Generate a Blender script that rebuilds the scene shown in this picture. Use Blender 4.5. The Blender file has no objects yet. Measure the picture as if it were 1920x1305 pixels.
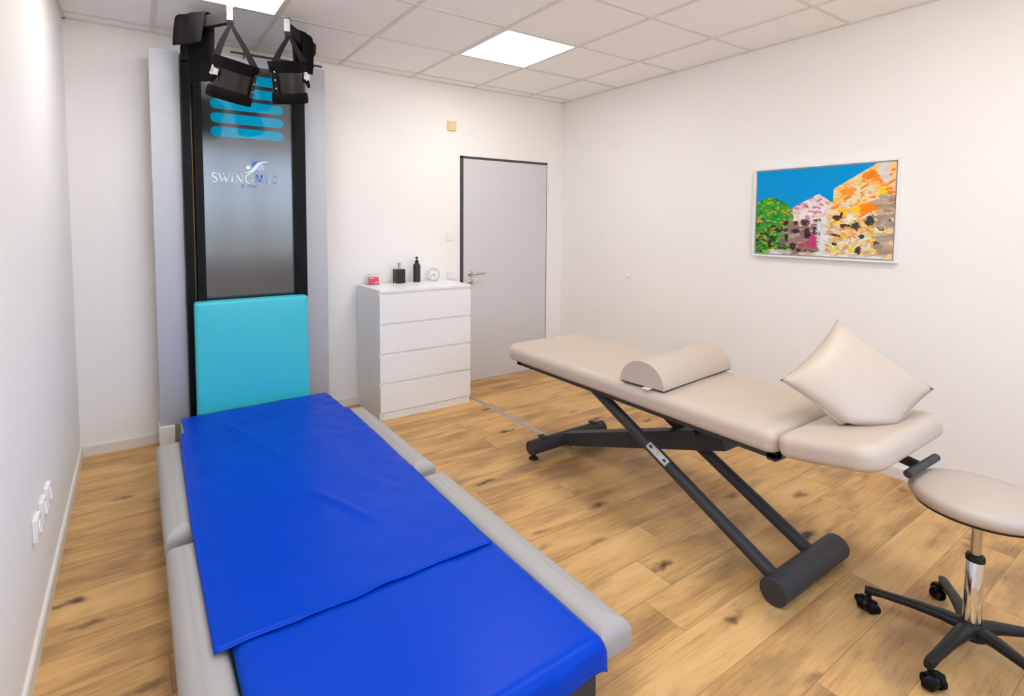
import bpy, bmesh, math, random
import numpy as np
from mathutils import Vector, Matrix, noise
random.seed(7)
sc = bpy.context.scene
COL = sc.collection
PI = math.pi

# ------------------------------------------------------------------ camera
F, PX, PY = 988.2123, 911.1519, 477.6164
YAW, PITCH, ROLL, ZC = 0.5886, 0.0605, 0.0037, 1.5083
f_ = Vector((math.sin(YAW)*math.cos(PITCH), math.cos(YAW)*math.cos(PITCH), -math.sin(PITCH)))
r0 = Vector((math.cos(YAW), -math.sin(YAW), 0)); u0 = r0.cross(f_)
cr, sr = math.cos(ROLL), math.sin(ROLL)
r_ = cr*r0 + sr*u0; u_ = cr*u0 - sr*r0
cam = bpy.data.cameras.new('camera'); cam_o = bpy.data.objects.new('camera', cam); COL.objects.link(cam_o)
M = Matrix((r_, u_, -f_)).transposed().to_4x4(); M.translation = (0, 0, ZC)
cam_o.matrix_world = M
cam.sensor_fit = 'HORIZONTAL'; cam.sensor_width = 36
cam.lens = 36*F/1920
cam.shift_x = (960-PX)/1920; cam.shift_y = (PY-652.5)/1920
cam.clip_start = 0.02
sc.camera = cam_o

# ------------------------------------------------------------------ room size
XL, XR, YB, YF, H = -0.327, 3.74, 4.176, -1.25, 2.746
GX, GY, GS = 1.387, 2.786, 0.627        # ceiling grid
WIN = (0.15, 2.75, 0.85, 2.68)          # window in the wall behind the camera

# ------------------------------------------------------------------ world, daylight, exposure
w = bpy.data.worlds.new('daylight'); sc.world = w; w.use_nodes = True
nt = w.node_tree; nt.nodes.clear()
o = nt.nodes.new('ShaderNodeOutputWorld'); b = nt.nodes.new('ShaderNodeBackground')
tc = nt.nodes.new('ShaderNodeTexCoord'); sp = nt.nodes.new('ShaderNodeSeparateXYZ'); rp = nt.nodes.new('ShaderNodeValToRGB')
nt.links.new(tc.outputs['Generated'], sp.inputs[0]); mz = nt.nodes.new('ShaderNodeMapRange'); mz.inputs['From Min'].default_value = -1
nt.links.new(sp.outputs['Z'], mz.inputs[0]); nt.links.new(mz.outputs[0], rp.inputs[0])
E_ = rp.color_ramp.elements
E_[0].position = 0.0; E_[0].color = (0.95, 0.93, 0.88, 1)          # made-up bright ground below the horizon, added to lift the ceiling
E_[1].position = 0.75; E_[1].color = (0.36, 0.60, 1.0, 1)
for ps, cl in ((.43, (0.90, 0.88, 0.84, 1)), (.475, (0.36, 0.39, 0.36, 1)), (.498, (0.42, 0.46, 0.46, 1)), (.512, (0.74, 0.86, 1.0, 1))):
    k_ = E_.new(ps); k_.color = cl
nt.links.new(rp.outputs[0], b.inputs[0]); b.inputs[1].default_value = 3.6
nt.links.new(b.outputs[0], o.inputs[0])
la = bpy.data.lights.new('window_portal', 'AREA'); la.shape = 'RECTANGLE'; la.size = WIN[1]-WIN[0]; la.size_y = WIN[3]-WIN[2]
la.cycles.is_portal = True
lo = bpy.data.objects.new('window_portal', la); COL.objects.link(lo)
lo.location = ((WIN[0]+WIN[1])/2, YF-0.05, (WIN[2]+WIN[3])/2); lo.rotation_euler = (PI/2, 0, PI) ; lo.rotation_euler = (-PI/2, 0, 0)
LAMP = 11.5
sc.view_settings.view_transform = 'Standard'; sc.view_settings.look = 'None'
sc.view_settings.gamma = 1; sc.view_settings.use_curve_mapping = False
sc.view_settings.exposure = 0.36
sc.cycles.use_denoising = True
sc.cycles.max_bounces = 10; sc.cycles.diffuse_bounces = 6
sc.cycles.sample_clamp_indirect = 6.0

# ------------------------------------------------------------------ materials
def srgb(r, g, b):
    f = lambda c: (c/255/12.92 if c/255 <= .04045 else ((c/255+.055)/1.055)**2.4)
    return (f(r), f(g), f(b), 1)
def mat(name, col, rough=.5, metal=0, spec=.5, bump=0, bscale=200, var=0, vscale=5, trans=0, coat=0, emit=None, es=0):
    m = bpy.data.materials.new(name); m.use_nodes = True
    n = m.node_tree.nodes; l = m.node_tree.links; p = n['Principled BSDF']
    if len(col) == 3: col = (*col, 1)
    p.inputs['Base Color'].default_value = col; p.inputs['Roughness'].default_value = rough
    p.inputs['Metallic'].default_value = metal; p.inputs['Specular IOR Level'].default_value = spec
    p.inputs['Transmission Weight'].default_value = trans; p.inputs['Coat Weight'].default_value = coat
    tx = n.new('ShaderNodeTexCoord')
    if var:
        ns = n.new('ShaderNodeTexNoise'); ns.inputs['Scale'].default_value = vscale; ns.inputs['Detail'].default_value = 4
        l.new(tx.outputs['Object'], ns.inputs['Vector'])
        mr = n.new('ShaderNodeMapRange'); mr.inputs['To Min'].default_value = 1-var; mr.inputs['To Max'].default_value = 1+var
        l.new(ns.outputs[0], mr.inputs[0])
        mx = n.new('ShaderNodeVectorMath'); mx.operation = 'SCALE'; mx.inputs[0].default_value = col[:3]
        l.new(mr.outputs[0], mx.inputs['Scale']); l.new(mx.outputs[0], p.inputs['Base Color'])
    if bump:
        nb = n.new('ShaderNodeTexNoise'); nb.inputs['Scale'].default_value = bscale; nb.inputs['Detail'].default_value = 3
        l.new(tx.outputs['Object'], nb.inputs['Vector'])
        bp = n.new('ShaderNodeBump'); bp.inputs['Strength'].default_value = bump; bp.inputs['Distance'].default_value = .002
        l.new(nb.outputs[0], bp.inputs['Height']); l.new(bp.outputs[0], p.inputs['Normal'])
    if emit:
        p.inputs['Emission Color'].default_value = emit; p.inputs['Emission Strength'].default_value = es
    return m
MT = {}
MT['wall'] = mat('wall_paint', (.89, .875, .855), .75, bump=.5, bscale=90, var=.012, vscale=3)
MT['ceil'] = mat('ceiling_tile', (.93, .905, .88), .9, bump=.3, bscale=300, var=.01)
MT['tbar'] = mat('ceiling_grid', (.74, .70, .65), .5, var=.01)
MT['base'] = mat('baseboard_white', (.80, .76, .71), .45, var=.01)
MT['door'] = mat('door_grey', (.64, .64, .66), .45, var=.01, vscale=2)
MT['jamb'] = mat('jamb_anthracite', (.045, .05, .06), .5, var=.05)
MT['orange'] = mat('plain_orange', (.75, .33, .07), .5, var=.05)
MT['steel'] = mat('satin_steel', (.62, .60, .57), .25, 1, var=.03)
MT['hooksteel'] = mat('brushed_hook_steel', (.085, .083, .08), .4, 1, var=.05)
MT['arm'] = mat('arm_dark_steel', (.018, .015, .014), .6, spec=.12, var=.05)
MT['chrome'] = mat('chrome', (.8, .8, .8), .08, 1, var=.02)
MT['white'] = mat('white_foil', (.87, .87, .87), .35, var=.01)
MT['whitep'] = mat('white_plastic', (.85, .84, .82), .35, var=.01)
MT['yellowp'] = mat('yellowed_plastic', (.83, .66, .36), .4, var=.02)
MT['leather'] = mat('taupe_leather', (.56, .465, .385), .42, bump=.12, bscale=500, var=.02)
MT['leather2'] = mat('taupe_stool_leather', (.53, .44, .37), .45, bump=.12, bscale=500, var=.02)
MT['grey'] = mat('grey_leather', (.40, .385, .375), .5, bump=.1, bscale=400, var=.02)
MT['teal'] = mat('teal_vinyl', (.045, .58, .70), .38, bump=.06, bscale=300, var=.02)
MT['blue'] = mat('blue_sheet', (.0002, .052, .53), .33, spec=.09, bump=.25, bscale=25, var=.04, vscale=6)
MT['darkmetal'] = mat('anthracite_powder_coat', (.040, .040, .046), .5, spec=.35, bump=.1, bscale=600, var=.03)
MT['black'] = mat('black_plastic', (.010, .010, .011), .42, spec=.35, var=.05)
MT['blackcloth'] = mat('black_neoprene', (.007, .006, .0065), .85, spec=.08, bump=.2, bscale=500, var=.05)
MT['bootshell'] = mat('boot_shell', (.009, .007, .006), .28, spec=.5, var=.05)
MT['alu'] = mat('silver_panel', (.50, .52, .57), .42, .35, var=.02, vscale=2)
MT['brass'] = mat('brass', (.75, .45, .12), .35, 1, var=.1)
MT['rail'] = mat('rail_black', (.004, .004, .006), .4, spec=.15, var=.3, vscale=30)
MT['midpanel'] = mat('dark_gloss_panel', (.150, .152, .162), .15, .85, var=.03, vscale=3)
MT['slot'] = mat('cyan_acrylic', (.0, .30, .52), .06, var=.03, coat=.5)
MT['logo_w'] = mat('logo_mint', (.70, .90, .92), .4, var=.01)
MT['logo_b'] = mat('logo_blue', (.06, .18, .55), .4, var=.01)
MT['logo_l'] = mat('logo_pale_blue', (.40, .52, .80), .4, var=.01)
MT['logo_m'] = mat('logo_mid_blue', (.19, .32, .68), .4, var=.01)
MT['pink'] = mat('pink_card', (.85, .03, .12), .4, var=.01)
MT['acrylic'] = mat('clear_acrylic', (.95, .97, 1), .05, trans=1)
MT['marble'] = mat('black_marble', (.012, .012, .013), .15, var=.3, vscale=25)
MT['brassy'] = mat('gold_nozzle', (.62, .5, .34), .25, 1, var=.05)
MT['bottle'] = mat('matte_black_bottle', (.020, .022, .027), .38, var=.03)
MT['sticker'] = mat('white_sticker', (.62, .62, .64), .5, var=.02)
MT['lamp'] = mat('led_diffuser', (.9, .9, .9), .5, emit=(1, .975, .94, 1), es=LAMP)
MT['frame'] = mat('white_picture_frame', (.84, .84, .85), .35, var=.01)
MT['thread'] = mat('pale_thread', (.62, .55, .47), .6, var=.02)
MT['strip'] = mat('metal_floor_strip', (.50, .48, .46), .35, .6, var=.03)
MT['winframe'] = mat('white_window_frame', (.8, .8, .8), .4, var=.01)
MT['leafgreen'] = mat('hedge_green', (.10, .14, .06), .9, var=.5, vscale=3)

def marble(m):
    n = m.node_tree.nodes; l = m.node_tree.links; p = n['Principled BSDF']
    tx = n.new('ShaderNodeTexCoord'); v = n.new('ShaderNodeTexNoise'); v.inputs['Scale'].default_value = 14; v.inputs['Detail'].default_value = 2
    v.inputs['Distortion'].default_value = 1.5
    l.new(tx.outputs['Object'], v.inputs['Vector']); r = n.new('ShaderNodeValToRGB')
    e = r.color_ramp.elements; e[0].position = .60; e[0].color = (.012, .012, .013, 1); e[1].position = .64; e[1].color = (.6, .58, .55, 1)
    l.new(v.outputs[0], r.inputs[0]); l.new(r.outputs[0], p.inputs['Base Color'])
marble(MT['marble'])

def nd(n, op, *a):
    x = n.new('ShaderNodeMath'); x.operation = op
    return x
def floor_material():
    m = bpy.data.materials.new('oak_planks'); m.use_nodes = True
    n = m.node_tree.nodes; l = m.node_tree.links; p = n['Principled BSDF']
    def math_(op, a, b=None, c=None):
        x = n.new('ShaderNodeMath'); x.operation = op
        for i, v in enumerate((a, b, c)):
            if v is None: continue
            if isinstance(v, (int, float)): x.inputs[i].default_value = v
            else: l.new(v, x.inputs[i])
        return x.outputs[0]
    tx = n.new('ShaderNodeTexCoord'); s = n.new('ShaderNodeSeparateXYZ'); l.new(tx.outputs['Object'], s.inputs[0])
    X, Y = s.outputs[0], s.outputs[1]
    PWID, PLEN = .1865, 1.45
    ry = math_('DIVIDE', math_('ADD', Y, -1.885+.1865*30), PWID); row = math_('FLOOR', ry)
    wn = n.new('ShaderNodeTexWhiteNoise'); wn.noise_dimensions = '1D'; l.new(row, wn.inputs['W'])
    rx = math_('DIVIDE', math_('ADD', X, math_('MULTIPLY', wn.outputs['Value'], PLEN*3)), PLEN); idx = math_('FLOOR', rx)
    cb = n.new('ShaderNodeCombineXYZ'); l.new(row, cb.inputs[0]); l.new(idx, cb.inputs[1])
    w2 = n.new('ShaderNodeTexWhiteNoise'); w2.noise_dimensions = '2D'; l.new(cb.outputs[0], w2.inputs['Vector'])
    rnd = w2.outputs['Value']
    # grain coordinates, long along the plank
    def coords(sx, sy, k):
        c = n.new('ShaderNodeCombineXYZ')
        l.new(math_('ADD', math_('MULTIPLY', X, sx), math_('MULTIPLY', rnd, 37*k)), c.inputs[0])
        l.new(math_('ADD', math_('MULTIPLY', Y, sy), math_('MULTIPLY', rnd, 19*k)), c.inputs[1]); return c.outputs[0]
    g1 = n.new('ShaderNodeTexNoise'); g1.inputs['Scale'].default_value = 1; g1.inputs['Detail'].default_value = 5; g1.inputs['Roughness'].default_value = .6
    g1.inputs['Distortion'].default_value = .6
    l.new(coords(1.5, 9, 1), g1.inputs['Vector'])
    g2 = n.new('ShaderNodeTexNoise'); g2.inputs['Scale'].default_value = 1; g2.inputs['Detail'].default_value = 4; g2.inputs['Roughness'].default_value = .7
    l.new(coords(5, 85, 1.7), g2.inputs['Vector'])
    r1 = n.new('ShaderNodeValToRGB'); e = r1.color_ramp.elements
    e[0].position = .24; e[0].color = (.23, .12, .048, 1)
    e[1].position = .78; e[1].color = (.82, .53, .235, 1)
    x = e.new(.43); x.color = (.50, .28, .108, 1)
    x = e.new(.56); x.color = (.68, .405, .155, 1)
    mixv = math_('ADD', math_('MULTIPLY', g1.outputs[0], .66), math_('ADD', math_('MULTIPLY', g2.outputs[0], .36), math_('MULTIPLY', math_('SUBTRACT', rnd, .5), .17)))
    l.new(mixv, r1.inputs[0])
    # knots
    vo = n.new('ShaderNodeTexVoronoi'); vo.inputs['Scale'].default_value = 1; vo.inputs['Randomness'].default_value = 1
    nz = n.new('ShaderNodeTexNoise'); nz.inputs['Scale'].default_value = 14; nz.inputs['Detail'].default_value = 4; l.new(tx.outputs['Object'], nz.inputs['Vector'])
    ad = n.new('ShaderNodeVectorMath'); ad.operation = 'MULTIPLY_ADD'; ad.inputs[1].default_value = (.34, .34, 0)
    l.new(nz.outputs[1], ad.inputs[0]); l.new(coords(2.0, 5.6, 1), ad.inputs[2]); l.new(ad.outputs[0], vo.inputs['Vector'])
    kn = n.new('ShaderNodeMapRange'); kn.interpolation_type = 'SMOOTHSTEP'; kn.inputs['From Min'].default_value = .02; kn.inputs['From Max'].default_value = .19
    kn.inputs['To Min'].default_value = 1.0; kn.inputs['To Max'].default_value = 0
    l.new(vo.outputs['Distance'], kn.inputs[0])
    kp = math_('MULTIPLY', kn.outputs[0], math_('GREATER_THAN', vo.outputs['Color'], .30))
    mk = n.new('ShaderNodeMix'); mk.data_type = 'RGBA'; l.new(kp, mk.inputs[0]); l.new(r1.outputs[0], mk.inputs[6]); mk.inputs[7].default_value = (.075, .04, .022, 1)
    # smoky darker zones and fine cracks
    g3 = n.new('ShaderNodeTexNoise'); g3.inputs['Scale'].default_value = 1; g3.inputs['Detail'].default_value = 3; l.new(coords(2.2, 5.0, 2.3), g3.inputs['Vector'])
    z3 = n.new('ShaderNodeMapRange'); z3.interpolation_type = 'SMOOTHSTEP'; z3.inputs['From Min'].default_value = .50; z3.inputs['From Max'].default_value = .72; z3.inputs['To Max'].default_value = .62
    l.new(g3.outputs[0], z3.inputs[0])
    m3 = n.new('ShaderNodeMix'); m3.data_type = 'RGBA'; l.new(z3.outputs[0], m3.inputs[0]); l.new(mk.outputs[2], m3.inputs[6]); m3.inputs[7].default_value = (.27, .165, .085, 1)
    g4 = n.new('ShaderNodeTexNoise'); g4.inputs['Scale'].default_value = 1; g4.inputs['Detail'].default_value = 6; g4.inputs['Roughness'].default_value = .75; l.new(coords(5, 60, .6), g4.inputs['Vector'])
    z4 = n.new('ShaderNodeMapRange'); z4.inputs['From Min'].default_value = .56; z4.inputs['From Max'].default_value = .66; z4.inputs['To Max'].default_value = .8
    l.new(g4.outputs[0], z4.inputs[0])
    m4 = n.new('ShaderNodeMix'); m4.data_type = 'RGBA'; l.new(math_('MULTIPLY', z4.outputs[0], math_('ADD', z3.outputs[0], .25)), m4.inputs[0]); l.new(m3.outputs[2], m4.inputs[6]); m4.inputs[7].default_value = (.14, .075, .035, 1)
    # seams
    fy = math_('FRACT', ry); fx = math_('FRACT', rx)
    dy = math_('MULTIPLY', math_('MINIMUM', fy, math_('SUBTRACT', 1, fy)), PWID)
    dx = math_('MULTIPLY', math_('MINIMUM', fx, math_('SUBTRACT', 1, fx)), PLEN)
    sm = n.new('ShaderNodeMapRange'); sm.inputs['From Min'].default_value = .0004; sm.inputs['From Max'].default_value = .0026
    sm.inputs['To Min'].default_value = .5; sm.inputs['To Max'].default_value = 0; l.new(math_('MINIMUM', dx, dy), sm.inputs[0])
    ms = n.new('ShaderNodeMix'); ms.data_type = 'RGBA'; l.new(sm.outputs[0], ms.inputs[0]); l.new(m4.outputs[2], ms.inputs[6]); ms.inputs[7].default_value = (.16, .08, .03, 1)
    l.new(ms.outputs[2], p.inputs['Base Color'])
    p.inputs['Roughness'].default_value = .45; p.inputs['Specular IOR Level'].default_value = .25
    bp = n.new('ShaderNodeBump'); bp.inputs['Strength'].default_value = .25; bp.inputs['Distance'].default_value = .001
    l.new(math_('SUBTRACT', math_('MULTIPLY', g2.outputs[0], .5), sm.outputs[0]), bp.inputs['Height']); l.new(bp.outputs[0], p.inputs['Normal'])
    return m
MT['floor'] = floor_material()

# ------------------------------------------------------------------ helpers
def link(o, parent=None):
    COL.objects.link(o)
    if parent: o.parent = parent
    return o
def obj(name, bm, m, parent=None, smooth=True, angle=40, bevel=0, seg=3):
    bmesh.ops.recalc_face_normals(bm, faces=bm.faces)
    me = bpy.data.meshes.new(name); bm.to_mesh(me); bm.free()
    ms = m if isinstance(m, (list, tuple)) else [m]
    for k in ms: me.materials.append(MT[k] if isinstance(k, str) else k)
    if smooth:
        for p in me.polygons: p.use_smooth = True
        if not bevel: me.set_sharp_from_angle(angle=math.radians(angle))
    o = bpy.data.objects.new(name, me); link(o, parent)
    if bevel:
        b = o.modifiers.new('bevel', 'BEVEL'); b.width = bevel; b.segments = seg; b.limit_method = 'ANGLE'; b.angle_limit = math.radians(35); b.harden_normals = True
    return o
def tag(o, label=None, cat=None, group=None, kind=None):
    if label: o['label'] = label
    if cat: o['category'] = cat
    if group: o['group'] = group
    if kind: o['kind'] = kind
    return o
def thing(name, label, cat, loc=(0, 0, 0), rz=0, group=None):
    o = bpy.data.objects.new(name, None); o.location = loc; o.rotation_euler = (0, 0, rz); o.empty_display_size = .1
    link(o); return tag(o, label, cat, group)
def BM(): return bmesh.new()
def box(bm, x0, x1, y0, y1, z0, z1, mi=0, mtx=None):
    v = [bm.verts.new((x, y, z)) for z in (z0, z1) for y in (y0, y1) for x in (x0, x1)]
    if mtx is not None:
        for q in v: q.co = mtx @ q.co
    for f in ((0, 1, 3, 2), (4, 6, 7, 5), (0, 4, 5, 1), (2, 3, 7, 6), (0, 2, 6, 4), (1, 5, 7, 3)):
        fc = bm.faces.new([v[i] for i in f]); fc.material_index = mi
    return v
def boxbm(*a, **k):
    bm = BM(); box(bm, *a, **k); return bm
def frame_of(d, up=Vector((0, 0, 1))):
    d = d.normalized()
    if abs(d.dot(up)) > .99: up = Vector((0, 1, 0))
    s = d.cross(up).normalized(); return s, s.cross(d).normalized()
def ring_bridge(bm, rings, closed=True, cap=True):
    n = len(rings[0])
    for a, b in zip(rings, rings[1:]):
        for i in range(n if closed else n-1):
            bm.faces.new((a[i], a[(i+1) % n], b[(i+1) % n], b[i]))
    if cap and closed:
        bm.faces.new(rings[0][::-1]); bm.faces.new(rings[-1])
def tube(bm, pts, rad, n=16, cap=True, aspect=1.0, square=False, up=Vector((0, 0, 1))):
    pts = [Vector(p) for p in pts]; rings = []
    rads = rad if isinstance(rad, (list, tuple)) else [rad]*len(pts)
    for i, p in enumerate(pts):
        if i == 0: d = pts[1]-pts[0]
        elif i == len(pts)-1: d = pts[-1]-pts[-2]
        else: d = (pts[i+1]-p).normalized()+(p-pts[i-1]).normalized()
        s, u = frame_of(d, up)
        if square:
            cs = [(-1, -1), (1, -1), (1, 1), (-1, 1)]
        else:
            cs = [(math.cos(2*PI*k/n), math.sin(2*PI*k/n)) for k in range(n)]
        rings.append([bm.verts.new(p + s*(c*rads[i]) + u*(q*rads[i]*aspect)) for c, q in cs])
    ring_bridge(bm, rings, True, cap)
def cyl(bm, p0, p1, r, r2=None, n=32, chamfer=0):
    p0, p1 = Vector(p0), Vector(p1); d = (p1-p0).normalized(); r2 = r if r2 is None else r2
    if chamfer:
        tube(bm, [p0, p0+d*chamfer, p1-d*chamfer, p1], [r-chamfer, r, r2, r2-chamfer], n)
    else: tube(bm, [p0, p1], [r, r2], n)
def lathe(bm, prof, c=(0, 0, 0), n=48, mtx=None, cap=True):
    rings = []
    for r, z in prof:
        ring = [Vector((c[0]+r*math.cos(2*PI*k/n), c[1]+r*math.sin(2*PI*k/n), c[2]+z)) for k in range(n)]
        if mtx is not None: ring = [mtx @ v for v in ring]
        rings.append([bm.verts.new(v) for v in ring])
    ring_bridge(bm, rings, True, cap)
def rrect(a, b, rc, n=8, rn=None):
    """rounded rectangle; rc = corner radius at the +y end, rn = at the -y end"""
    rc = max(min(rc, a-1e-4, b-1e-4), 1e-4); rn = rc if rn is None else max(min(rn, a-1e-4, b-1e-4), 1e-4); out = []; r1, r2 = rc, rn
    for cx, cy, t0, rc in ((a-r1, b-r1, 0, r1), (-(a-r1), b-r1, PI/2, r1), (-(a-r2), -(b-r2), PI, r2), (a-r2, -(b-r2), 1.5*PI, r2)):
        for k in range(n+1):
            t = t0+PI/2*k/n; out.append((cx+rc*math.cos(t), cy+rc*math.sin(t)))
    return out
def pad_bm(cx, cy, sx, sy, z0, z1, re=.03, rc=.05, crown=.004, rb=None, mtx=None, n=8, rn=None):
    """upholstered slab: rounded outline, rounded top and bottom edge, faintly domed top"""
    bm = BM(); a, b = sx/2, sy/2; rb = re if rb is None else rb; prof = []
    for k in range(7):
        t = PI/2*k/6; prof.append((rb*(1-math.sin(t)), z0+rb*(1-math.cos(t))))
    for k in range(9):
        t = PI/2*k/8; prof.append((re*(1-math.cos(t)), z1-re+re*math.sin(t)))
    mm = min(a, b)
    for q in (.35, .6, .85, .97):
        ins = re+(mm-re)*q; prof.append((ins, z1+crown*math.sin(q*PI/2)))
    rings = []
    for ins, z in prof:
        ring = [Vector((cx+x, cy+y, z)) for x, y in rrect(a-ins, b-ins, max(rc-ins, 1e-4), n, None if rn is None else max(rn-ins, 1e-4))]
        if mtx is not None: ring = [mtx @ v for v in ring]
        rings.append([bm.verts.new(v) for v in ring])
    ring_bridge(bm, rings, True, True)
    return bm
def poly_prism(bm, pts, axis, d0, d1, mi=0, mtx=None):
    """extrude a 2D outline; axis 'Y': (x,z) outline extruded along y etc."""
    def P(p, d):
        v = {'Y': Vector((p[0], d, p[1])), 'X': Vector((d, p[0], p[1])), 'Z': Vector((p[0], p[1], d))}[axis]
        return mtx @ v if mtx is not None else v
    A = [bm.verts.new(P(p, d0)) for p in pts]; B = [bm.verts.new(P(p, d1)) for p in pts]
    n = len(pts)
    fs = [bm.faces.new(A[::-1]), bm.faces.new(B)]
    for i in range(n): fs.append(bm.faces.new((A[i], A[(i+1) % n], B[(i+1) % n], B[i])))
    for f in fs: f.material_index = mi
def struct(name, bm, m, **k):
    return tag(obj(name, bm, m, **k), kind='structure')
def copy_tree(o, parent=None):
    c = o.copy(); COL.objects.link(c)
    if parent: c.parent = parent
    for ch in list(o.children): copy_tree(ch, c)
    return c

# ------------------------------------------------------------------ room shell
T = .12
struct('floor', boxbm(XL-T, XR+T, YF-T, YB+T, -.08, 0), 'floor', smooth=False)
struct('wall_left', boxbm(XL-T, XL, YF-T, YB+T, 0, H+.1), 'wall', smooth=False)
struct('wall_right', boxbm(XR, XR+T, YF-T, YB+T, 0, H+.1), 'wall', smooth=False)
DX0, DX1, DZ = 2.497, 3.538, 2.120       # door opening
bm = BM(); box(bm, XL, DX0, YB, YB+T, 0, H+.1); box(bm, DX1, XR, YB, YB+T, 0, H+.1); box(bm, DX0, DX1, YB, YB+T, DZ, H+.1)
struct('wall_back', bm, 'wall', smooth=False)
bm = BM()
box(bm, XL, WIN[0], YF-T, YF, 0, H+.1); box(bm, WIN[1], XR, YF-T, YF, 0, H+.1)
box(bm, WIN[0], WIN[1], YF-T, YF, 0, WIN[2]); box(bm, WIN[0], WIN[1], YF-T, YF, WIN[3], H+.1)
struct('wall_front', bm, 'wall', smooth=False)
# window behind the camera
wn_ = struct('window_1', boxbm(WIN[0]-.03, WIN[1]+.03, YF, YF+.12, WIN[2]-.03, WIN[2]), 'winframe', smooth=False)
bm = BM()
for a, c in ((WIN[0], WIN[0]+.07), (WIN[1]-.07, WIN[1]), (WIN[0]+1.0, WIN[0]+1.09), (WIN[1]-1.09, WIN[1]-1.0)):
    box(bm, a, c, YF-.09, YF-.03, WIN[2], WIN[3])
box(bm, WIN[0], WIN[1], YF-.085, YF-.035, WIN[2], WIN[2]+.07); box(bm, WIN[0], WIN[1], YF-.085, YF-.035, WIN[3]-.07, WIN[3])
obj('window_frame', bm, 'winframe', wn_, smooth=False)
# ceiling
ce = struct('ceiling', boxbm(XL, XR, YF, YB, H+.004, H+.1), 'ceil', smooth=False)
bm = BM()
gx = GX-3*GS
while gx < XR:
    if gx > XL: box(bm, gx-.012, gx+.012, YF, YB, H-.001, H+.006)
    gx += GS
gy = GY-7*GS
while gy < YB:
    if gy > YF: box(bm, XL, XR, gy-.012, gy+.012, H-.0015, H+.006)
    gy += GS
box(bm, XL, XL+.02, YF, YB, H-.002, H+.006); box(bm, XR-.02, XR, YF, YB, H-.002, H+.006)
box(bm, XL, XR, YB-.02, YB, H-.002, H+.006)
obj('ceiling_grid', bm, 'tbar', ce, smooth=False)
# baseboards
def base_prof(t, h): return [(0, 0), (t, 0), (t, h-.008), (t-.004, h), (0, h)]
bm = BM(); poly_prism(bm, [(XL+a, z) for a, z in base_prof(.014, .07)], 'Y', YF, YB); struct('baseboard_left', bm, 'base', smooth=False)
bm = BM(); poly_prism(bm, [(XR-a, z) for a, z in base_prof(.014, .07)], 'Y', YF, YB); struct('baseboard_right', bm, 'base', smooth=False)
bm = BM(); poly_prism(bm, [(YB-a, z) for a, z in base_prof(.014, .07)], 'X', XL+.014, DX0); poly_prism(bm, [(YB-a, z) for a, z in base_prof(.014, .07)], 'X', DX1, XR-.014)
struct('baseboard_back', bm, 'base', smooth=False)

# door
d = struct('door_1', boxbm(DX0+.044, DX1-.004, YB+.002, YB+.042, .006, DZ-.022), 'door', bevel=.002)
bm = BM()
box(bm, DX0, DX0+.034, YB-.004, YB+.1, 0, DZ); box(bm, DX0, DX1, YB-.004, YB+.1, DZ-.018, DZ)
box(bm, DX1-.003, DX1, YB+.0, YB+.1, 0, DZ-.018)
obj('door_frame', bm, 'jamb', d, smooth=False)
obj('door_edge_strip', boxbm(DX0+.034, DX0+.042, YB+.002, YB+.03, 0, DZ-.018), 'orange', d, smooth=False)  # narrow orange strip between frame and door leaf
bm = BM(); lathe(bm, [(.026, 0), (.027, .002), (.027, .008), (.024, .010)], n=32, mtx=Matrix.Translation((2.612, YB, 1.035)) @ Matrix.Rotation(PI/2, 4, 'X'))
tube(bm, [(2.612, YB-.005, 1.035), (2.612, YB-.045, 1.035), (2.622, YB-.055, 1.035), (2.66, YB-.056, 1.034), (2.745, YB-.054, 1.033)], [.009, .009, .010, .010, .008], 16)
obj('door_handle', bm, 'steel', d)
bm = BM(); lathe(bm, [(.025, 0), (.026, .002), (.026, .008), (.023, .010)], n=32, mtx=Matrix.Translation((2.612, YB, .955)) @ Matrix.Rotation(PI/2, 4, 'X'))
cyl(bm, (2.612, YB-.008, .957), (2.612, YB-.02, .957), .008); box(bm, 2.610, 2.614, YB-.04, YB-.015, .945, .965)
obj('keyhole_cover', bm, 'steel', d)
for z in (1.86, .27):
    bm = BM(); cyl(bm, (DX1-.002, YB-.008, z-.045), (DX1-.002, YB-.008, z+.045), .008); obj('hinge', bm, 'steel', d)

# ceiling lights
def ceiling_light(ix, iy, label):
    x0, y0 = GX+ix*GS, GY+iy*GS; c = (x0+GS/2, y0+GS/2)
    t = thing('ceiling_light', label, 'ceiling light', (c[0], c[1], H), 0, 'square ceiling lights')
    bm = BM(); h = GS/2-.013; s = h-.012
    for a in ((-h, h, -h, -s), (-h, h, s, h), (-h, -s, -s, s), (s, h, -s, s)): box(bm, *a, -.003, .002)
    obj('light_frame', bm, 'whitep', t, smooth=False)
    obj('diffuser', boxbm(-s, s, -s, s, -.002, .001), 'lamp', t, smooth=False)
ceiling_light(1, 0, 'glowing square ceiling panel in mid ceiling, the fully visible one')
ceiling_light(-2, 0, 'glowing square ceiling panel cut by the top edge above the black hanging boots')
ceiling_light(1, -4, 'square ceiling panel over the camera side of the beige couch')
ceiling_light(-2, -4, 'square ceiling panel over the camera side of the blue bed')

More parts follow.
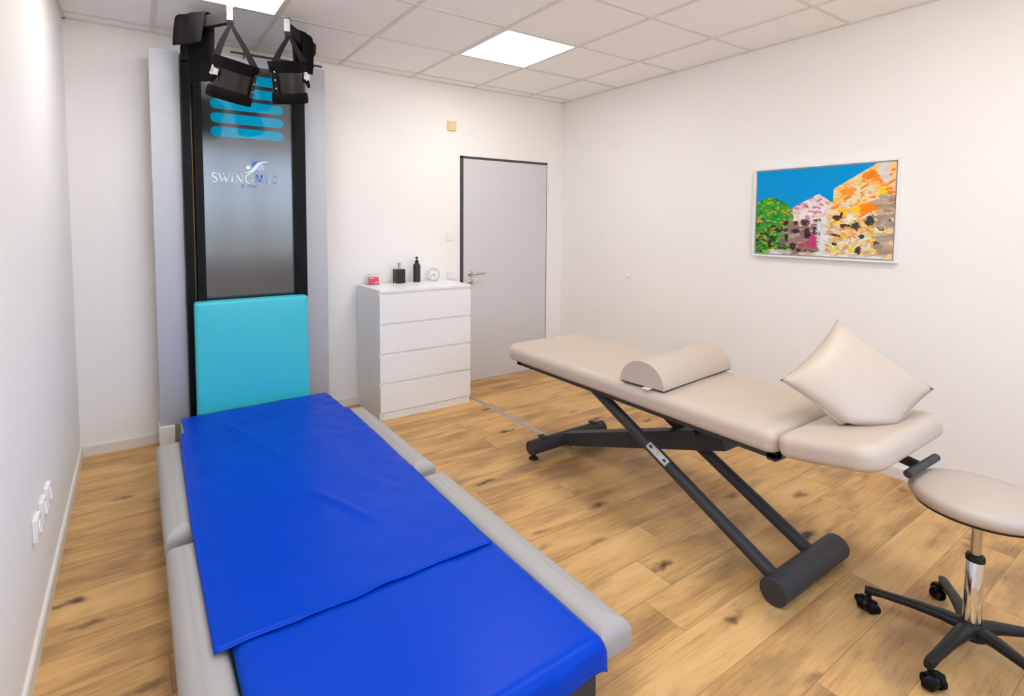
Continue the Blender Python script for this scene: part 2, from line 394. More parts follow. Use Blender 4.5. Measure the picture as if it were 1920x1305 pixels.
# switches and sockets
def plate(name, label, cat, c, n, m='whitep', s=.081, t=.011, rocker=True, group=None):
    e = thing(name, label, cat, c, n, group)
    obj('cover_plate', boxbm(-s/2, s/2, -t, 0, -s/2, s/2), m, e, bevel=.003)
    if rocker: obj('rocker', boxbm(-s*.34, s*.34, -t-.004, -t+.001, -s*.34, s*.34), m, e, bevel=.002)
    return e
plate('wall_switch', 'yellowed square switch plate high on back wall left of door', 'switch', (2.408, YB, 2.378), 0, 'yellowp', s=.085, t=.02)
plate('light_switch', 'white light switch beside the grey door, at middle height', 'switch', (2.391, YB, 1.385), 0, s=.075)
plate('light_switch', 'low white switch plate just above the white dresser, right of the clock', 'switch', (2.397, YB, 1.03), 0, s=.075)
lab = ['white wall socket on the left wall, nearest the camera of three', 'white wall socket on the left wall, middle one of three', 'white wall socket on the left wall, farthest from the camera of three']
for i, (y, z) in enumerate(((2.385, .426), (2.53, .424), (2.665, .420))):
    e = thing('wall_socket', lab[i], 'socket', (XL, y, z), PI/2, 'sockets on the left wall')
    obj('socket_body', boxbm(-.041, .041, -.017, 0, -.041, .041), 'whitep', e, bevel=.004)
    bm = BM(); lathe(bm, [(.026, 0), (.026, .004), (.021, .0045), (.021, .001)], n=32, mtx=Matrix.Translation((0, -.0165, 0)) @ Matrix.Rotation(PI/2, 4, 'X'))
    obj('socket_well', bm, 'whitep', e)
bm = BM(); lathe(bm, [(.002, .024), (.013, .022), (.017, .014), (.015, .006), (.010, 0)], n=24, mtx=Matrix.Translation((XR, 3.256, 1.031)) @ Matrix.Rotation(-PI/2, 4, 'Y'))
tag(obj('wall_bumper', bm, 'whitep'), 'small round white bumper on the bare right wall', 'wall bumper')

# floor strip
bm = BM(); poly_prism(bm, [(-.019, 0), (.019, 0), (.014, .007), (-.014, .007)], 'Y', 2.60, YB-.02, mtx=Matrix.Translation((2.385, 0, 0)))
tag(obj('cable_duct', bm, 'strip', smooth=False), 'flat silver cable duct on the wooden floor running from dresser to beige couch', 'cable duct')
bpy.data.objects['cable_duct'].rotation_euler = (0, 0, 0)

# ------------------------------------------------------------------ painting
def painting():
    NU, NV = 250, 176
    img = np.zeros((NV, NU, 3)); uu, tt = np.meshgrid((np.arange(NU)+.5)/NU, (np.arange(NV)+.5)/NV)   # t from top
    rng = np.random.RandomState(5)
    img[:] = (235, 228, 225)
    img[uu > .56] = (240, 205, 150); img[(uu < .3)] = (70, 150, 60)
    img[(uu > .20) & (uu < .52) & (tt > .6)] = (150, 115, 110)
    def dab(u, t, ru, rt, c, ang=0, a=.82):
        du, dt = uu-u, (tt-t)
        x = du*math.cos(ang)+dt*.7*math.sin(ang); y = -du*math.sin(ang)+dt*.7*math.cos(ang)
        k = ((x/ru)**2+(y/rt)**2 + .45*np.sin(uu*120+t*50+4*np.sin(tt*60))*np.sin(tt*110+u*40+3*np.sin(uu*70)) + .35*np.sin(uu*260+t*90)*np.sin(tt*230)) < 1
        img[k] = img[k]*(1-a)+np.array(c)*a
    P = lambda *c: c[rng.randint(len(c))]
    G = [(40, 170, 40), (95, 190, 30), (20, 125, 70), (235, 150, 60), (150, 205, 50), (25, 110, 85), (60, 150, 50)]
    for _ in range(430): dab(rng.uniform(0, .30), rng.uniform(.30, 1), rng.uniform(.006, .022), rng.uniform(.005, .014), P(*G), rng.uniform(-1, 1))
    for _ in range(75): dab(rng.uniform(0, .27), rng.uniform(.62, .98), rng.uniform(.005, .022), rng.uniform(.004, .011), P((40, 32, 28), (60, 45, 38), (120, 90, 80)), rng.uniform(-.3, .3))
    W = [(240, 235, 236), (225, 200, 215), (240, 225, 225), (205, 120, 160), (230, 215, 170), (215, 190, 205)]
    for _ in range(120): dab(rng.uniform(.32, .60), rng.uniform(.33, .66), rng.uniform(.008, .03), rng.uniform(.006, .018), P(*W), rng.uniform(-1, 1))
    for u, t in ((.45, .34), (.50, .37), (.52, .42), (.47, .45), (.41, .44), (.50, .50), (.35, .42)): dab(u, t, .020, .006, (190, 70, 130), rng.uniform(-1, 1))
    for _ in range(70): dab(rng.uniform(.24, .50), rng.uniform(.66, .9), rng.uniform(.01, .04), rng.uniform(.006, .02), P((150, 115, 110), (120, 95, 92), (170, 135, 130), (190, 165, 165)), 0)
    for u, t, a, b in ((.25, .63, .022, .02), (.33, .63, .02, .014), (.40, .62, .040, .022), (.49, .60, .03, .014), (.25, .71, .02, .016), (.33, .72, .03, .02), (.42, .75, .026, .040), (.49, .71, .028, .04),
                       (.26, .80, .015, .03), (.31, .90, .03, .03), (.14, .80, .03, .015), (.12, .88, .015, .03), (.43, .965, .05, .02), (.36, .95, .02, .015)): dab(u, t, a, b, (45, 38, 42))
    for u, t, a, b in ((.47, .80, .03, .04), (.45, .87, .035, .03), (.38, .88, .02, .02), (.48, .86, .015, .03)): dab(u, t, a, b, (200, 60, 120), .3)
    for _ in range(50): dab(rng.uniform(.48, .62), rng.uniform(.6, .95), rng.uniform(.01, .03), rng.uniform(.01, .03), P((225, 225, 225), (205, 215, 210), (235, 235, 240), (190, 205, 190)), PI/2)
    O = [(250, 150, 50), (245, 205, 60), (235, 225, 205), (250, 215, 150), (245, 120, 30), (235, 230, 225), (250, 190, 110), (225, 225, 215)]
    for _ in range(420): dab(rng.uniform(.57, .97), rng.uniform(.03, .62), rng.uniform(.010, .045), rng.uniform(.005, .015), P(*O), rng.uniform(-.7, .1))
    for u, t, a, b, c in ((.84, .12, .05, .035, (235, 125, 20)), (.70, .28, .05, .03, (250, 145, 50)), (.92, .30, .03, .03, (245, 215, 20)), (.84, .46, .08, .035, (250, 125, 20)), (.68, .52, .03, .025, (250, 205, 40)),
                          (.76, .48, .03, .03, (250, 215, 50)), (.93, .08, .035, .09, (215, 222, 230)), (.72, .60, .05, .03, (245, 240, 240))): dab(u, t, a, b, c, -.2)
    for _ in range(420): dab(rng.uniform(.56, .95), rng.uniform(.60, .99), rng.uniform(.007, .026), rng.uniform(.005, .015), P((245, 200, 70), (240, 225, 40), (235, 230, 225), (240, 160, 80), (225, 215, 210), (200, 210, 160), (190, 160, 140), (235, 130, 70)), rng.uniform(-.8, .8))
    for u, t, a, b in ((.63, .57, .028, .02), (.66, .54, .012, .022), (.76, .66, .032, .03), (.85, .60, .028, .045), (.67, .66, .02, .014), (.92, .68, .02, .016), (.97, .60, .012, .012), (.90, .85, .018, .03), (.78, .92, .02, .035),
                       (.62, .76, .04, .008), (.70, .65, .03, .008), (.62, .86, .02, .01), (.80, .77, .02, .02)): dab(u, t, a, b, (40, 38, 42), .2)
    for _ in range(60): dab(rng.uniform(.90, 1), rng.uniform(.32, .95), rng.uniform(.008, .02), rng.uniform(.02, .05), P((175, 155, 140), (190, 170, 150), (160, 140, 125)), PI/2)
    for _ in range(60): dab(rng.uniform(.12, .95), rng.uniform(.955, 1), rng.uniform(.02, .05), rng.uniform(.004, .012), P((225, 225, 230), (190, 200, 200), (200, 170, 140), (235, 230, 220)))
    # the flat blue sky over the silhouettes
    sky = np.zeros_like(uu, bool)
    def prof(u):
        if u < .26: return .32 + 3.2*(u-.105)**2*(1 if u > .105 else 2.0)
        if u < .29: return .40+(u-.26)*2.4
        if u < .33: return .47-(u-.29)*1.2
        if u < .495: return .42-(u-.33)*.73
        if u < .575: return .30+(u-.495)*1.0
        if u < .60: return .39
        if u < .605: return .25
        if u < .885: return .245-(u-.605)*.88
        return -1
    for j in range(NU): sky[:, j] = tt[:, j] < prof((j+.5)/NU)
    img[sky] = (10, 152, 220)
    lin = np.where(img/255 <= .04045, img/255/12.92, ((img/255+.055)/1.055)**2.4)
    Y0, Y1, Z0, Z1 = 2.093, 1.229, 1.280, 1.895
    e = thing('painting', 'framed abstract painting of blue sky over colourful houses and green tree', 'painting', (XR, (Y0+Y1)/2, (Z0+Z1)/2))
    hw, hh = (Y0-Y1)/2, (Z1-Z0)/2; fw = .012
    bm = BM()
    for a in ((-hw, hw, -hh, -hh+fw), (-hw, hw, hh-fw, hh), (-hw, -hw+fw, -hh+fw, hh-fw), (hw-fw, hw, -hh+fw, hh-fw)):
        box(bm, -.036, -.001, a[0], a[1], a[2], a[3])
    box(bm, -.008, -.001, -hw+fw, hw-fw, -hh+fw, hh-fw)
    obj('picture_frame', bm, 'frame', e, smooth=False)
    cw, ch = hw-fw-.008, hh-fw-.008
    yy = np.linspace(cw, -cw, NU+1); zz = np.linspace(ch, -ch, NV+1)
    vs = [(-.027, y, z) for z in zz for y in yy]
    fs = [(r*(NU+1)+c, r*(NU+1)+c+1, (r+1)*(NU+1)+c+1, (r+1)*(NU+1)+c) for r in range(NV) for c in range(NU)]
    k0 = len(vs); vs += [(-.009, cw, ch), (-.009, -cw, ch), (-.009, -cw, -ch), (-.009, cw, -ch)]
    c4 = [0, NU, NV*(NU+1)+NU, NV*(NU+1)]
    me = bpy.data.meshes.new('canvas')
    for i in range(4): fs.append((c4[i], k0+i, k0+(i+1) % 4, c4[(i+1) % 4]))
    me.from_pydata(vs, [], fs)
    at = me.color_attributes.new('paint', 'FLOAT_COLOR', 'CORNER')
    nl = len(me.loops); colr = np.full((nl, 4), .6); colr[:, 3] = 1
    colr[:NU*NV*4, :3] = np.repeat(lin.reshape(-1, 3), 4, axis=0)
    at.data.foreach_set('color', colr.ravel().astype(np.float32))
    m = bpy.data.materials.new('oil_paint'); m.use_nodes = True; n = m.node_tree.nodes; l = m.node_tree.links; p = n['Principled BSDF']
    a = n.new('ShaderNodeAttribute'); a.attribute_name = 'paint'; l.new(a.outputs[0], p.inputs['Base Color']); p.inputs['Roughness'].default_value = .7; p.inputs['Specular IOR Level'].default_value = .08
    me.materials.append(m); o = bpy.data.objects.new('canvas', me); link(o, e)
painting()

# ------------------------------------------------------------------ dresser and the things on it
DXL, DXR, DYF, DYB = 1.510, 2.310, 3.688, 4.160
e = thing('dresser', 'white chest of four drawers standing at the back wall beside the door', 'chest of drawers', ((DXL+DXR)/2, (DYF+DYB)/2, 0))
hx, hy = (DXR-DXL)/2, (DYB-DYF)/2
bm = BM()
box(bm, -hx, -hx+.018, -hy+.018, hy, 0, .979); box(bm, hx-.018, hx, -hy+.018, hy, 0, .979)
box(bm, -hx+.018, hx-.018, hy-.008, hy, .05, .979); box(bm, -hx+.018, hx-.018, -hy+.035, hy-.01, .05, .066)
for z in (.940, .715, .485, .258): box(bm, -hx+.002, hx-.002, -hy+.0175, -hy+.03, z, z+.039)
obj('cabinet_body', bm, 'white', e, smooth=False)
obj('top_board', boxbm(-hx-.001, hx+.001, -hy, hy, .979, 1.0), 'white', e, bevel=.0015)
obj('plinth', boxbm(-hx+.018, hx-.018, -hy+.012, -hy+.028, 0, .056), 'white', e, bevel=.001)
for z0, z1 in ((.745, .957), (.518, .728), (.291, .499), (.062, .272)):
    dr = obj('drawer', boxbm(-hx, hx, -hy, -hy+.017, z0, z1), 'white', e, bevel=.0015)
    obj('drawer_box', boxbm(-hx+.025, hx-.025, -hy+.017, hy-.03, z0+.02, z1-.05), 'white', dr, smooth=False)

e = thing('card_holder', 'clear acrylic holder with bright pink cards on the dresser', 'card holder', (1.618, 4.085, 1.0), math.radians(-12))
tl = Matrix.Rotation(math.radians(-18), 4, 'X')
bm = BM(); box(bm, -.055, .05, .012, .015, 0, .095, mtx=tl); box(bm, -.055, .05, -.035, .03, 0, .003); box(bm, -.055, .05, -.035, -.032, 0, .02)
obj('acrylic_stand', bm, 'acrylic', e, smooth=False)
cd = obj('card_stack', boxbm(-.035, .047, .0, .011, .006, .062, mtx=tl), 'pink', e, smooth=False)
bm = BM(); cyl(bm, Vector((-.022, -.001, .052)), Vector((-.022, 0, .052)), .004, n=12); bmesh.ops.transform(bm, matrix=tl, verts=bm.verts); obj('logo_dot', bm, 'whitep', cd, smooth=False)
for a in ((-.015, .004, .049, .054), (.012, .04, .012, .015), (.018, .04, .018, .020)):
    obj('card_print', boxbm(a[0], a[1], -.001, 0, a[2], a[3], mtx=tl), 'whitep', cd, smooth=False)

e = thing('soap_dispenser', 'square black marble dispenser with metal nozzle on the dresser', 'dispenser', (1.843, 4.075, 1.0), math.radians(8))
obj('marble_body', boxbm(-.040, .040, -.035, .035, 0, .118), 'marble', e, bevel=.003)
bm = BM(); lathe(bm, [(.015, .118), (.015, .128), (.010, .130), (.010, .146), (.013, .148), (.013, .168), (.010, .171), (.002, .171)], n=24)
tube(bm, [(0, 0, .160), (-.01, -.01, .161), (-.02, -.022, .158)], .0045, 10)
obj('nozzle', bm, 'brassy', e)
e = thing('pump_bottle', 'tall matte black pump bottle between dispenser and clock', 'bottle', (2.010, 4.080, 1.0), 0)
bm = BM(); lathe(bm, [(.026, 0), (.030, .003), (.031, .006), (.031, .135), (.029, .148), (.022, .158), (.014, .163), (.013, .168)], n=40)
obj('bottle_body', bm, 'bottle', e)
bm = BM(); lathe(bm, [(.015, .167), (.016, .169), (.016, .184), (.012, .186), (.006, .188), (.006, .202), (.011, .204), (.011, .214), (.007, .217), (.001, .217)], n=24)
tube(bm, [(0, 0, .209), (-.015, -.018, .211), (-.026, -.032, .206)], .0045, 10)
obj('pump_head', bm, 'black', e)
e = thing('alarm_clock', 'small round white clock at the right end of the dresser', 'clock', (2.178, 4.085, 1.0), math.radians(-28))
Mc = Matrix.Translation((0, 0, .057)) @ Matrix.Rotation(PI/2, 4, 'X')
bm = BM(); lathe(bm, [(.030, -.026), (.048, -.022), (.053, -.012), (.053, .010), (.051, .014), (.047, .014), (.046, .010), (.001, .010)], n=48, mtx=Mc); obj('clock_case', bm, 'whitep', e)
bm = BM(); lathe(bm, [(.0535, .009), (.0545, .012), (.053, .0155), (.0495, .0155), (.0485, .012), (.0495, .009)], n=48, mtx=Mc, cap=False); obj('bezel', bm, 'alu', e)
bm = BM()
for k in range(12):
    a = k*PI/6; rr = .037; L = .006 if k % 3 == 0 else .004
    box(bm, -.0014, .0014, rr-L, rr+L, .0105, .0115, mtx=Mc @ Matrix.Rotation(a, 4, 'Z'))
obj('hour_marks', bm, 'jamb', e, smooth=False)
bm = BM(); box(bm, -.0016, .0016, -.004, .030, .0118, .0125, mtx=Mc @ Matrix.Rotation(math.radians(132), 4, 'Z')); obj('minute_hand', bm, 'black', e, smooth=False)
bm = BM(); box(bm, -.002, .002, -.004, .020, .0126, .0132, mtx=Mc @ Matrix.Rotation(math.radians(215), 4, 'Z')); obj('hour_hand', bm, 'black', e, smooth=False)
for s in (-1, 1):
    bm = BM(); tube(bm, [(s*.022, 0, .014), (s*.03, 0, .0)], [.005, .004], 10); obj('clock_foot', bm, 'steel', e)

# ------------------------------------------------------------------ inversion machine
mc = thing('inversion_machine', 'tall silver and black inversion therapy machine with low padded bed', 'therapy machine', (.665, 3.9, 0))
ML = Matrix.Translation((-.665, -3.9, 0))           # world coords -> machine coords
def mobj(name, bm, m, parent=mc, **k):
    bmesh.ops.transform(bm, matrix=ML, verts=bm.verts); return obj(name, bm, m, parent, **k)
mobj('side_panel', boxbm(.106, .272, 3.955, 4.06, .175, 2.595), 'alu', bevel=.002)
mobj('side_panel', boxbm(1.05, 1.215, 3.985, 4.06, .19, 2.635), 'alu', bevel=.002)
mobj('back_board', boxbm(.272, 1.05, 4.0, 4.05, .10, 2.60), 'alu', smooth=False)
bm = BM(); box(bm, .50, 1.19, 4.03, 4.055, 2.60, 2.635); mobj('top_cover', bm, 'alu', smooth=False)
bm = BM(); box(bm, .58, 1.20, 4.0, 4.012, 2.655, 2.667); box(bm, .66, .67, 4.0, 4.01, 2.63, 2.66); box(bm, 1.13, 1.14, 4.0, 4.01, 2.63, 2.66); mobj('top_rod', bm, 'darkmetal', smooth=False)
def railbm(x0, x1, y0, y1, z0, z1):
    bm = BM(); box(bm, x0, x1, y0+.006, y1, z0, z1); z = z0+.01
    while z < z1-.012:
        box(bm, x0+.004, x1-.004, y0+.003, y0+.007, z, z+.009); z += .016
    return bm
mobj('rail', railbm(.272, .319, 3.87, 4.0, .12, 2.56), 'rail', smooth=False)
mobj('rail', railbm(.338, .386, 3.87, 4.0, .12, 2.53), 'rail', smooth=False)
mobj('rail', railbm(.965, 1.035, 3.87, 4.0, .12, 2.55), 'rail', smooth=False)
bm = BM(); cyl(bm, (.329, 3.93, .25), (.329, 3.93, 2.10), .004, n=12)
mobj('lift_spindle', bm, 'brass')
fp = mobj('front_panel', boxbm(.386, .965, 3.935, 3.955, .22, 2.565), 'midpanel', bevel=.002)
for i in range(5):
    zc = 2.108+.091*i; xs0, xs1, hr = .440, .902, .032
    pts = [(xs1-hr+hr*math.cos(t), zc+hr*math.sin(t)) for t in [(-PI/2+PI*k/12) for k in range(13)]] + [(xs0+hr+hr*math.cos(t), zc+hr*math.sin(t)) for t in [(PI/2+PI*k/12) for k in range(13)]]
    bm = BM(); poly_prism(bm, pts, 'Y', 3.932, 3.936); mobj('window_slot', bm, 'slot', fp, smooth=False)
    fp.children[-1]  # each slot is a sub-part of the front panel

# lettering: strokes as thin plates on the panel
def stroke(bm, pts, ws, y=3.9325, th=.002):
    L = []; R = []
    for i, (x, z) in enumerate(pts):
        if i == 0: dx, dz = pts[1][0]-x, pts[1][1]-z
        elif i == len(pts)-1: dx, dz = x-pts[-2][0], z-pts[-2][1]
        else: dx, dz = pts[i+1][0]-pts[i-1][0], pts[i+1][1]-pts[i-1][1]
        n = math.hypot(dx, dz) or 1; wd = (ws[i] if isinstance(ws, (list, tuple)) else ws)/2
        L.append((x-dz/n*wd, z+dx/n*wd)); R.append((x+dz/n*wd, z-dx/n*wd))
    for i in range(len(pts)-1):
        q = [L[i], L[i+1], R[i+1], R[i]]
        a = [bm.verts.new((p[0], y-th, p[1])) for p in q]; bm.faces.new(a)
        c = [bm.verts.new((p[0], y+.002, p[1])) for p in q]; bm.faces.new(c[::-1])
        for k in range(4): bm.faces.new((a[k], a[(k+1) % 4], c[(k+1) % 4], c[k]))
def letters(bm, spec, x, z, h):
    for ch, wd in spec:
        for pts, ws in GL[ch]:
            stroke(bm, [(x+px*h, z+pz*h) for px, pz in pts], [q*h for q in ws] if isinstance(ws, list) else ws*h)
        x += wd*h
def arc(cx, cz, rx, rz, a0, a1, n=10): return [(cx+rx*math.cos(math.radians(a0+(a1-a0)*k/n)), cz+rz*math.sin(math.radians(a0+(a1-a0)*k/n))) for k in range(n+1)]
GL = {
 'S': [(arc(.28, .74, .20, .23, 40, 190, 8)+[(.22, .56), (.40, .46)]+arc(.30, .26, .22, .24, 30, -145, 8), [.06, .08, .09, .10, .11, .12, .13, .14, .15, .17, .18, .18, .16, .14, .12, .10, .08, .07, .07, .06]), ([(.455, .98), (.455, .72)], .04), ([(.09, .30), (.09, .0)], .04)],
 'W': [([(.10, .97), (.38, .02)], .15), ([(.38, .02), (.62, .80)], .06), ([(.50, .97), (.82, .02)], .15), ([(.82, .02), (1.10, .97)], .06), ([(-.04, .975), (.26, .975)], .05), ([(.96, .975), (1.22, .975)], .05), ([(.4, .975), (.66, .975)], .05)],
 'i': [([(.20, .0), (.20, .64)], .15), ([(.05, .025), (.36, .025)], .05), ([(.05, .63), (.2, .63)], .05), ([(.12, .86), (.28, .86)], .15)],
 'N': [([(.16, 0), (.16, .97)], .06), ([(.14, .97), (.74, .0)], .16), ([(.74, 0), (.74, .97)], .06), ([(0, .975), (.24, .975)], .05), ([(0, .025), (.32, .025)], .05), ([(.58, .975), (.90, .975)], .05)],
 'G': [(arc(.47, .49, .40, .47, 45, 330, 16), [.05, .06, .07, .09, .11, .13, .14, .15, .15, .15, .14, .12, .10, .08, .07, .06, .06]), ([(.76, .08), (.76, .42)], .14), ([(.60, .43), (.92, .43)], .05), ([(.77, .95), (.77, .70)], .04)],
 'M': [([(.12, 0), (.12, 1)], .22), ([(.14, .95), (.42, .2)], .18), ([(.42, .2), (.70, .95)], .18), ([(.72, 0), (.72, 1)], .22)],
 'E': [([(.12, 0), (.12, 1)], .22), ([(.12, .91), (.62, .91)], .18), ([(.12, .5), (.57, .5)], .17), ([(.12, .09), (.62, .09)], .18)],
 'D': [([(.12, 0), (.12, 1)], .22), ([(.10, .91), (.34, .91)]+arc(.32, .5, .32, .41, 90, -90, 10)+[(.34, .09), (.10, .09)], .19)]}
bm = BM(); letters(bm, [('S', .62), ('W', 1.16), ('i', .44), ('N', .98), ('G', .9)], .436, 1.772, .064)
mobj('lettering', bm, 'logo_w', fp, smooth=False)
for ch, x, mm in (('M', .711, 'logo_m'), ('E', .770, 'logo_l'), ('D', .824, 'logo_l')):
    bm = BM(); letters(bm, [(ch, 0)], x, 1.777, .057); mobj('lettering', bm, mm, fp, smooth=False)
bm = BM()
pts = [(.640, 1.843), (.668, 1.846), (.690, 1.858), (.708, 1.880), (.728, 1.906), (.755, 1.920), (.792, 1.926)]
stroke(bm, pts, [.003, .012, .019, .021, .018, .010, .002], y=3.930); poly_prism(bm, [(.664+.0135*math.cos(t), 1.880+.0135*math.sin(t)) for t in [2*PI*k/24 for k in range(24)]], 'Y', 3.929, 3.936)
mobj('emblem', bm, 'logo_w', fp, smooth=False)
bm = BM(); poly_prism(bm, [(.714+.026*math.cos(t), 1.902+.026*math.sin(t)) for t in [2*PI*k/32 for k in range(32)]], 'Y', 3.932, 3.936); mobj('emblem_disc', bm, 'logo_b', fp, smooth=False)
bm = BM(); poly_prism(bm, [(.742+.027*math.cos(t), 1.886+.027*math.sin(t)) for t in [2*PI*k/32 for k in range(32)]], 'Y', 3.931, 3.936); mobj('emblem_disc', bm, 'logo_l', fp, smooth=False)
def text_bm(s, size, x, z, y, shear=.3):
    cu = bpy.data.curves.new('t', 'FONT'); cu.body = s; cu.size = size; cu.extrude = .0006; cu.shear = shear
    t = bpy.data.objects.new('t', cu); COL.objects.link(t); bpy.context.view_layer.update()
    me = bpy.data.meshes.new_from_object(t.evaluated_get(bpy.context.evaluated_depsgraph_get())); bpy.data.objects.remove(t)
    bm = BM(); bm.from_mesh(me); bpy.data.meshes.remove(me)
    bmesh.ops.transform(bm, matrix=Matrix.Translation((x, y, z)) @ Matrix.Rotation(PI/2, 4, 'X'), verts=bm.verts); return bm
mobj('lettering', text_bm('&  Prev', .034, .615, 1.742, 3.934), 'logo_b', fp, smooth=False)

# teal back pad
mm_ = Matrix.Translation((.657, 3.865, .61)) @ Matrix.Rotation(PI/2, 4, 'X')
bm = pad_bm(0, 0, .705, .77, 0, .105, re=.022, rc=.02, crown=.004, mtx=mm_)
mobj('back_pad', bm, 'teal')
mobj('foot_block', boxbm(.098, .185, 3.93, 4.06, 0, .178), 'whitep', bevel=.003)
# bed: frame, mattress, side cushions
bm = BM(); box(bm, .24, 1.085, 1.035, 3.86, .12, .185); box(bm, .34, .98, 1.05, 3.86, .08, .12); box(bm, .22, .28, 3.40, 3.80, .03, .24); box(bm, 1.05, 1.10, 3.40, 3.80, .03, .24)
mobj('bed_frame', bm, 'darkmetal', bevel=.004)
for x in (.34, 1.02):
    for y in (1.16, 3.5): mobj('leg', boxbm(x-.03, x+.03, y-.03, y+.03, 0, .11), 'black', bevel=.004)
mobj('mattress', pad_bm(.655, 2.36, .905, 2.66, .185, .290, re=.028, rc=.03, crown=.002), 'teal')
for x0, x1, y0, y1 in ((.062, .197, 2.340, 3.36), (.062, .197, 1.0, 2.265), (1.115, 1.253, 2.325, 3.345), (1.115, 1.253, 1.045, 2.250)):
    mobj('side_cushion', pad_bm((x0+x1)/2, (y0+y1)/2, x1-x0, y1-y0, .195, .288, re=.048, rc=.012, crown=.006, rb=.008), 'grey')
    mobj('cushion_bracket', boxbm(x0+.02 if x0 > .6 else x0+.03, x1-.03 if x0 < .6 else x1-.03, (y0+y1)/2-.3, (y0+y1)/2+.3, .170, .195), 'darkmetal', smooth=False)
# arms that carry the boots
def arm(sgn):
    if sgn < 0: P = [Vector((.295, 3.90, 2.58)), Vector((.272, 3.545, 2.628)), Vector((.485, 3.295, 2.645))]
    else: P = [Vector((1.005, 3.90, 2.58)), Vector((.985, 3.47, 2.610)), Vector((.790, 3.295, 2.645))]
    bm = BM(); box(bm, P[0].x-.02, P[0].x+.02, 3.84, 3.88, 2.52, 2.60); 
    for a, b_ in ((P[0], P[1]), (P[1], P[2])):
        d = (b_-a).normalized(); s, u = frame_of(d)
        rings = [[bm.verts.new(p + s*c*.016 + u*q*.032) for c, q in ((-1, -1), (1, -1), (1, 1), (-1, 1))] for p in (a-d*.01, b_+d*.01)]
        ring_bridge(bm, rings)
    a_ = mobj('arm', bm, 'arm', bevel=.002)
    h = P[2]; bm = BM()
    # C shaped chrome plate that hooks over the arm end
    prof = [(-.024, .052), (-.024, .058), (.020, .058), (.026, .050), (.024, .0), (.030, -.025), (.016, -.050), (-.020, -.052), (-.020, -.046), (.012, -.044), (.024, -.025), (.018, .0), (.020, .048), (.016, .052)]
    poly_prism(bm, [(y, z) for y, z in prof], 'X', -.017, .017, mtx=Matrix.Translation(h) @ Matrix.Rotation(math.radians(-20), 4, 'Z') @ Matrix.Scale(-1, 4, (0, 1, 0)))
    mobj('hook', bm, 'hooksteel', bevel=.0015)
    return h
hl = arm(-1); hr_ = arm(1)

